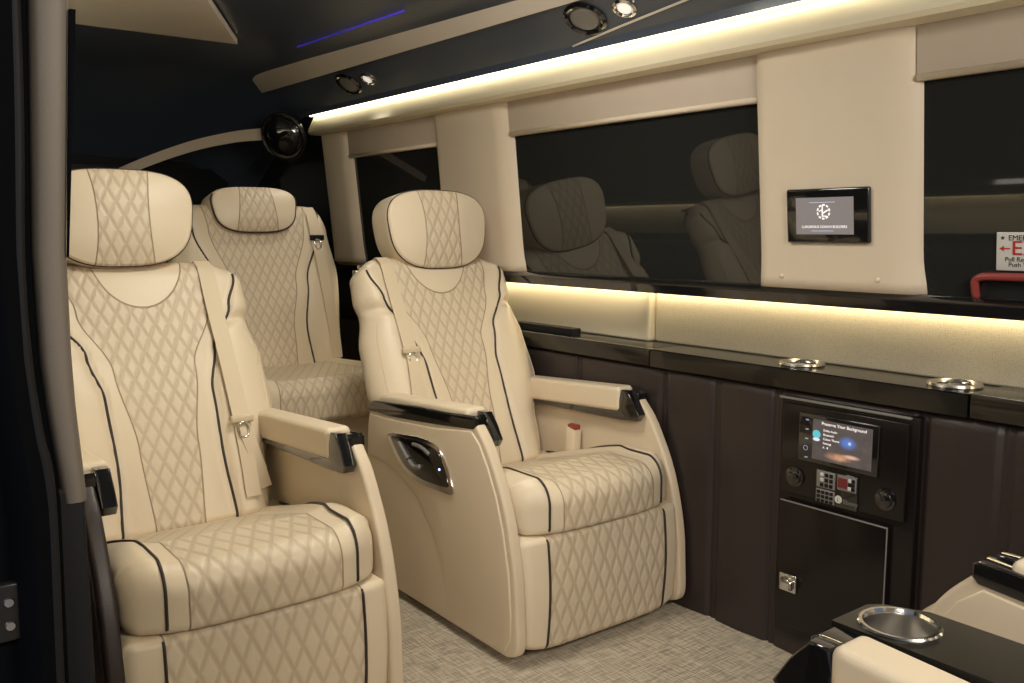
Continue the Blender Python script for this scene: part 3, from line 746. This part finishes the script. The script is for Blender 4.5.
# touch screen on the pillar
def wall_screen():
    xa, xb, za, zb = -1.388, -1.165, 1.090, 1.221; yc = lean((za+zb)/2)-.030
    s = empty('touch_screen', ((xa+xb)/2, yc, (za+zb)/2)); s.rotation_euler = (math.atan(.098), 0, 0)
    tag(s, 'small black framed control screen with round emblem on the padded pillar', 'screen')
    w, h = (xb-xa)/2, (zb-za)/2
    box('bezel', -w, w, -.010, .008, -h, h, GLOSS, s, .005)
    box('display', -.083, .073, -.0108, -.0098, -.044, .044, SCRG, s, .0003, 1)
    e = empty('emblem', (-.006, -.0112, .010)); e.parent = s
    V = []; F = []
    def bar(pts):
        b = len(V); V.extend(pts); F.append(tuple(range(b, b+len(pts))))
    for k in range(10):
        a0 = 2*PI*k/10+.08; a1 = a0+.40
        bar([(r*math.cos(a)*1.0, 0, r*math.sin(a)) for r, a in ((.0185, a0), (.0185, a1), (.0145, a1), (.0145, a0))])
    for a, b2, ww in (((-.003, .016), (-.003, -.012), .0016), ((-.003, -.004), (.012, .004), .0016), ((-.002, -.010), (.010, -.011), .0013), ((-.012, .001), (-.004, .004), .0012)):
        A = Vector((a[0], 0, a[1])); Bq = Vector((b2[0], 0, b2[1])); n = (Bq-A).cross(Vector((0, 1, 0))).normalized()*ww
        bar([A-n, Bq-n, Bq+n, A+n])
    raw('emblem_mark', V, F, SCRW, e, False, recalc=False)
    # flatten hierarchy: emblem mark directly under the screen
    m = bpy.data.objects['emblem_mark']; m.parent = s; m.location = (-.006, -.0112, .010); bpy.data.objects.remove(e)
    text('lettering', 'LUXURIOUS COACH BUILDERS', (-.005, -.0112, -.026), .0088, SCRW, s, ext=.0001)
    box('display_line', -.045, .025, -.0113, -.0108, .0318, .0328, SCRB, s, 0)
    box('display_line', -.040, .020, -.0113, -.0108, -.0362, -.0352, SCRB, s, 0)
wall_screen()

# emergency exit sign and red pull handle on window 3
sg_ = empty('exit_sign', (-.829, lean(1.08)+.003, 1.077)); sg_.rotation_euler = (math.atan(.098), 0, 0)
tag(sg_, 'white emergency exit sticker with red letters on the right window', 'sign')
box('plate', -.070, .075, -.003, 0, -.040, .040, WHITE, sg_, .0014)
text('lettering', 'EMERGENCY', (-.046, -.0035, .028), .0155, INK, sg_, ext=.0003, ax='LEFT')
text('lettering', 'EXIT', (-.040, -.0035, .006), .042, REDINK, sg_, ext=.0008, sx=1.1, ax='LEFT')
text('lettering', 'Pull Red Handle', (-.052, -.0035, -.0165), .0135, INK, sg_, ext=.0003, ax='LEFT')
text('lettering', 'Push Window', (-.045, -.0035, -.0275), .0135, INK, sg_, ext=.0003, ax='LEFT')
V = [(-.064, -.0036, .006), (-.054, -.0036, .012), (-.054, -.0036, .0075), (-.042, -.0036, .0075), (-.042, -.0036, .0045), (-.054, -.0036, .0045), (-.054, -.0036, 0)]
raw('arrow', V, [tuple(range(7))], REDINK, sg_, False, recalc=False)
st = [(-.057+(.0052 if k % 2 == 0 else .0022)*math.sin(2*PI*k/10), -.0036, .028+(.0052 if k % 2 == 0 else .0022)*math.cos(2*PI*k/10)) for k in range(10)]
raw('star', st, [tuple(range(10))], INK, sg_, False, recalc=False)
hy = lean(1.0)-.010
hpts = smoothpts([(-.938, hy+.010, .978), (-.938, hy, 1.006), (-.934, hy-.002, 1.017), (-.918, hy-.004, 1.023), (-.888, hy-.004, 1.024)], 5)+[Vector((-.715, hy-.004, 1.026))]+smoothpts([(-.68, hy-.004, 1.024), (-.662, hy-.002, 1.018), (-.658, hy+.010, .978)], 5)
rhd = tube('emergency_handle', hpts, .0085, RED, None, 12)
tag(rhd, 'red emergency pull handle below the exit sign on the window sill', 'handle')

# media cabinet in the brown wall
mc = empty('media_cabinet', (-1.238, 1.975, .004)); tag(mc, 'gloss black media cabinet with screen, switches and lower door in brown wall', 'cabinet')
def mbox(nm, x0, x1, z0, z1, ya, yb, m, par=None, r=.002):
    return box(nm, x0+1.26, x1+1.26, ya-1.975, yb-1.975, z0, z1, m, par or mc, r)
mbox('frame', -1.444, -1.068, .05, .690, 1.968, 1.998, CABIN, None, .004)
mbox('media_panel', -1.428, -1.088, .440, .676, 1.955, 1.97, CABIN, None, .003)
mbox('frame_highlight', -1.444, -1.085, .6845, .6905, 1.958, 1.968, GREY, None, .002)
dr = mbox('door', -1.424, -1.124, .085, .420, 1.952, 1.97, CABIN, None, .0035)
mbox('door_edge_highlight', -1.424, -1.124, .417, .421, 1.950, 1.953, GREY, dr, .001)  # grey strips paint the highlight along the top and side of the door
mbox('door_edge_highlight', -1.1265, -1.1235, .085, .420, 1.950, 1.953, GREY, dr, .001)
lt = mbox('latch', -1.416, -1.364, .178, .226, 1.945, 1.953, CHROME, dr, .004)
tube('latch_lever', [(-1.403+1.26, -.034, .212), (-1.374+1.26, -.040, .209), (-1.374+1.26, -.036, .190)], .006, STEEL, dr, 10)
msc = mbox('media_screen', -1.375, -1.155, .535, .660, 1.948, 1.956, GLOSS, None, .003)
def screen_mat():
    m, nt, b = new_mat('media_picture'); g = NG(nt)
    tc = nt.nodes.new('ShaderNodeTexCoord'); s = nt.nodes.new('ShaderNodeSeparateXYZ'); nt.links.new(tc.outputs['Object'], s.inputs[0])
    x, _, z = s.outputs
    def blob(cx, cz, rx, rz, lo=.2, hi=1.):
        return g.step(g.m('SQRT', g.m('ADD', g.m('POWER', g.m('MULTIPLY', g.m('SUBTRACT', x, cx), 1/rx), 2.), g.m('POWER', g.m('MULTIPLY', g.m('SUBTRACT', z, cz), 1/rz), 2.))), lo, hi, 1., 0.)
    nz = nt.nodes.new('ShaderNodeTexNoise'); nz.inputs['Scale'].default_value = 55; nt.links.new(tc.outputs['Object'], nz.inputs['Vector'])
    col = g.mix(nz.outputs['Fac'], (.055, .04, .04), (.12, .10, .09))
    col = g.mix(blob(.025, .603, .030, .020), col, (.10, .20, .55))
    col = g.mix(blob(.030, .603, .006, .006), col, (.6, .7, .9))
    col = g.mix(g.m('MULTIPLY', blob(.000, .563, .045, .013), nz.outputs['Fac']), col, (1., .50, .25))
    col = g.mix(blob(.035, .570, .03, .007), col, (.75, .42, .33))
    col = g.mix(blob(-.062, .611, .012, .011, .9, 1.), col, (.12, .55, .62))
    col = g.mix(blob(-.062, .598, .011, .005, .8, 1.), col, (.75, .8, .85))
    nt.links.new(col, b.inputs['Emission Color']); b.inputs['Emission Strength'].default_value = 1.
    b.inputs['Base Color'].default_value = (.01, .01, .01, 1); b.inputs['Roughness'].default_value = .15
    return m
mbox('screen_picture', -1.333, -1.171, .547, .649, 1.9470, 1.9482, screen_mat(), msc, 0)
dx = 1.26; ys = 1.9465-1.975
text('lettering', 'Preserve Your Background', (-1.247+dx, ys, .6405), .0112, SCRW, msc, ext=.0001)
for i, (wd, s_) in enumerate(((.030, 'Dolby Audio'), (.03, 'Bluetooth'), (.04, 'Colour Theme'), (.03, 'Settings'), (.03, 'A   B'))):
    text('lettering', s_, (-1.303+dx, ys, .624-.0108*i), .0075, SCRW, msc, ax='LEFT', ext=.0001)
ICON = emit('icon_blue', (.3, .4, .6), .25)
for i in range(5):
    z = .643-.024*i
    if i == 3: tube('screen_button', [(-1.351+dx+.006*math.cos(a*PI/6), ys-.001, z+.006*math.sin(a*PI/6)) for a in range(12)], .0008, ICON, msc, 6, True)
    else: mbox('screen_button', -1.354, -1.346, z-.0015, z+.0015, 1.946, 1.9485, ICON, msc, .0005)
# rotary vents either side
for (cx, cz) in ((-1.385, .487), (-1.135, .487)):
    kn = lathe('control_knob', [(0, 0), (.026, 0), (.026, .004), (.020, .005), (.019, .008), (.016, .010), (0, .010)], GLOSS, mc, 40, (cx+dx, -.020, cz), Matrix.Rotation(PI/2, 3, 'X'))
# switch block
swb = mbox('switch_plate', -1.322, -1.205, .438, .524, 1.951, 1.957, GLOSS, None, .002)
mbox('switch_module', -1.318, -1.266, .478, .521, 1.948, 1.952, GREY, swb, .002)
mbox('switch_module', -1.318, -1.266, .440, .474, 1.948, 1.952, GREY, swb, .002)
mbox('switch_module', -1.260, -1.208, .483, .521, 1.948, 1.952, GREY, swb, .002)
DRED = plain('dark_red_display', (.16, .02, .02), .4)
mbox('module_display', -1.257, -1.232, .490, .515, 1.9465, 1.9485, DRED, swb, .001)
for i, (x, z) in enumerate([(-1.302, .512), (-1.289, .512), (-1.276, .512), (-1.302, .499), (-1.289, .499), (-1.276, .499), (-1.302, .486), (-1.289, .486), (-1.276, .486), (-1.225, .512), (-1.216, .512), (-1.225, .502), (-1.216, .502), (-1.225, .492), (-1.216, .492)]):
    mbox('push_button', x-.0045, x+.0045, z-.0045, z+.0045, 1.946, 1.949, WHITE if i in (0, 3, 9, 13) else MATTE, swb, .001)
for r in range(3):
    for c in range(4):
        x = -1.310+.012*c; z = .467-.011*r
        mbox('push_button', x-.0045, x+.0045, z-.0038, z+.0038, 1.946, 1.949, MATTE, swb, .001)
lathe('info_dot', [(0, 0), (.010, 0), (.009, .002), (0, .002)], WHITE, swb, 24, (-1.256+dx, -.024, .458), Matrix.Rotation(PI/2, 3, 'X'))
text('lettering', 'Ebony', (-1.242+dx, -.0255, .456), .016, GREY, swb, ax='LEFT', ext=.0003)
text('lettering', 'i', (-1.256+dx, -.0265, .458), .016, INK, swb, ext=.0002)

# console between the two rear-facing chairs, with a cup holder
cs = empty('console', (-.40, 1.07, 0)); tag(cs, 'gloss black centre console with steel cup holder between the two nearest chairs', 'console')
def cF():
    x0, x1, y0, y1, z1, z0 = -.612, 0., .965, 1.085, .640, .600
    hx, hy2, r = -.553, 1.018, .044
    pr = [(-.612, y0), (x1, y0), (x1, y1), (-.55, y1), (-.600, 1.060), (-.612, 1.045)]
    n = 56; ring = [(hx+r*math.cos(2*PI*(k+.5)/n), hy2+r*math.sin(2*PI*(k+.5)/n)) for k in range(n)]
    outer = []
    for k in range(n):
        a = 2*PI*(k+.5)/n; c, s = math.cos(a), math.sin(a); best = 9
        for (p, q2) in zip(pr, pr[1:]+pr[:1]):
            ex, ey = q2[0]-p[0], q2[1]-p[1]; den = c*ey-s*ex
            if abs(den) < 1e-9: continue
            tt = ((p[0]-hx)*ey-(p[1]-hy2)*ex)/den; uu = ((p[0]-hx)*s-(p[1]-hy2)*c)/den
            if tt > 0 and -1e-6 <= uu <= 1+1e-6: best = min(best, tt)
        outer.append((hx+c*best, hy2+s*best))
    F = []
    for k in range(n):
        j = (k+1) % n
        F.append([(*ring[k], z1), (*outer[k], z1), (*outer[j], z1), (*ring[j], z1)])
        F.append([(*outer[k], z1), (*outer[k], z0), (*outer[j], z0), (*outer[j], z1)])
    return F
poly_obj('console_top', cF(), GLOSS, cs)
CONS = plain('console_gloss', (.008, .008, .008), .28, coat=.0)
for _o in bpy.data.objects:
    if _o.name.startswith('console_top'): _o.data.materials[0] = CONS
box('console_body', -.19, .38, -.100, .005, 0, .60, MATTE, cs, .01)
lathe('cup_rim', [(.041, -.002), (.048, -.002), (.049, .002), (.047, .004), (.043, .004), (.0415, 0)], CHROME, cs, 48, (-.153, -.052, .640))
lathe('cup', [(.0435, .001), (.041, -.038), (.03, -.0385), (0, -.0385), (0, -.038), (.029, -.038), (.040, -.037), (.0425, .001)], STEEL, cs, 48, (-.153, -.052, .640))

# door jamb beside the camera
jm = []
for (z, xa, ya, yb) in ((1.75, -.95, .172, .206), (1.33, -.95, .1665, .2035), (1.10, -.95, .1565, .189), (1.0, -.95, .157, .188), (.95, -.95, .160, .189), (.86, -.95, .1688, .194), (.853, -.95, .1695, .1935)):
    jm.append((z, ya, yb))
loops = []
for z, ya, yb in jm:
    w = yb-ya
    loops.append([Vector(p) for p in ((-1.02, ya, z), (-.960, ya+.001, z), (-.953, ya+.004, z), (-.950, ya+w*.3, z), (-.9495, ya+w*.7, z), (-.952, yb-.003, z), (-.958, yb, z), (-1.02, yb, z))])
struct(auto(loft('trim_7', loops, JAMB), 50))
# dark weather strip right of the beige post
struct(hull8('trim_8', [(-.956, .1885, 1.095), (-.949, .1885, 1.095), (-.949, .1895, 1.095), (-.956, .1895, 1.095), (-.956, .2025, 1.326), (-.949, .2025, 1.326), (-.949, .2078, 1.326), (-.956, .2078, 1.326)], RUBBER, None, 0))
# lower dark jamb cover and the outer door frame
struct(box('trim_9', -1.03, -.952, .10, .192, 0, .870, MATTE, r=.006))
fr_l = []
dj = []
for (z, yb) in ((1.9, .168), (1.33, .1665), (1.10, .1565), (1.0, .157), (.93, .162), (.86, .169), (.6, .165), (0, .16)):
    dj.append([Vector(p) for p in ((-1.04, -.6, z), (-.955, -.6, z), (-.945, yb-.045, z), (-.928, yb-.040, z), (-.918, yb-.028, z), (-.925, yb-.014, z), (-.940, yb-.010, z), (-.944, yb-.001, z), (-1.04, yb-.001, z))])
d1 = struct(auto(loft('door_1', dj, RUBBER), 40))
tube('door_seal', smoothpts([(-.93, .155, 1.9), (-.93, .1525, 1.33), (-.93, .143, 1.10), (-.93, .1435, 1.0), (-.93, .149, .93), (-.93, .156, .86), (-.93, .152, .6), (-.93, .148, 0)], 6), .006, MATTE, d1, 10)
stp = box('door_striker', -.956, -.936, .095, .1275, .733, .790, STEEL, None, .003); stp.name = 'door_striker'
STK = plain('striker_dark', (.02, .018, .017), .3, metal=.3); stp.data.materials[0] = STK
tag(stp, 'small dark metal latch plate on the black door frame at the left edge', 'latch plate')
for z in (.749, .772): lathe('screw', [(0, 0), (.005, 0), (.004, .002), (0, .002)], CHROME, stp, 14, (-.936, .117, z), Matrix.Rotation(PI/2, 3, 'Y'))

# ------------------------------------------------------------------ lights
def area(name, loc, aim, size, energy, col, sy=None):
    l = bpy.data.lights.new(name, 'AREA'); l.energy = energy; l.color = col; l.size = size
    if sy: l.shape = 'RECTANGLE'; l.size_y = sy
    o = bpy.data.objects.new(name, l); COL.objects.link(o); o.location = loc
    o.rotation_euler = (Vector(aim)-Vector(loc)).to_track_quat('-Z', 'Y').to_euler(); return o
area('cabin_dome_light', (.35, 1.0, 1.72), (-2.2, 1.2, .6), .7, 26, (1., .90, .75), .5)
area('ceiling_light', (-1.75, 1.10, 1.79), (-2.0, 1.12, 0), .35, 10.5, (1., .93, .80), .35)
sl = bpy.data.lights.new('reading_light', 'SPOT'); sl.energy = 5; sl.color = (1., .93, .82); sl.spot_size = math.radians(130); sl.spot_blend = .9; sl.shadow_soft_size = .03
so = bpy.data.objects.new('reading_light', sl); COL.objects.link(so); so.location = (-3.26, 1.755, 1.69)
so.rotation_euler = (Vector((-3.25, 1.35, .8))-so.location).to_track_quat('-Z', 'Y').to_euler()
area('garage_light', (.9, -1.6, 2.3), (-2.2, 1.2, .7), 1.2, 42, (1., .94, .86), .8)

w = bpy.data.worlds.new('World'); scene.world = w; w.use_nodes = True
w.node_tree.nodes['Background'].inputs[0].default_value = (.50, .56, .75, 1); w.node_tree.nodes['Background'].inputs[1].default_value = .30

# ------------------------------------------------------------------ camera
cam = bpy.data.cameras.new('Camera'); co = bpy.data.objects.new('Camera', cam); COL.objects.link(co)
F = 904.; pitch = math.atan(111/F); yaw = math.radians(142.7)
fw = Vector((math.cos(yaw)*math.cos(pitch), math.sin(yaw)*math.cos(pitch), -math.sin(pitch)))
co.location = (0, 0, 1.12); co.rotation_euler = fw.to_track_quat('-Z', 'Y').to_euler()
cam.sensor_fit = 'HORIZONTAL'; cam.sensor_width = 36; cam.lens = F/1024*36; cam.clip_start = .02
scene.camera = co
vs = scene.view_settings
vs.view_transform = 'Standard'; vs.look = 'None'; vs.gamma = 1; vs.use_curve_mapping = False; vs.exposure = .02
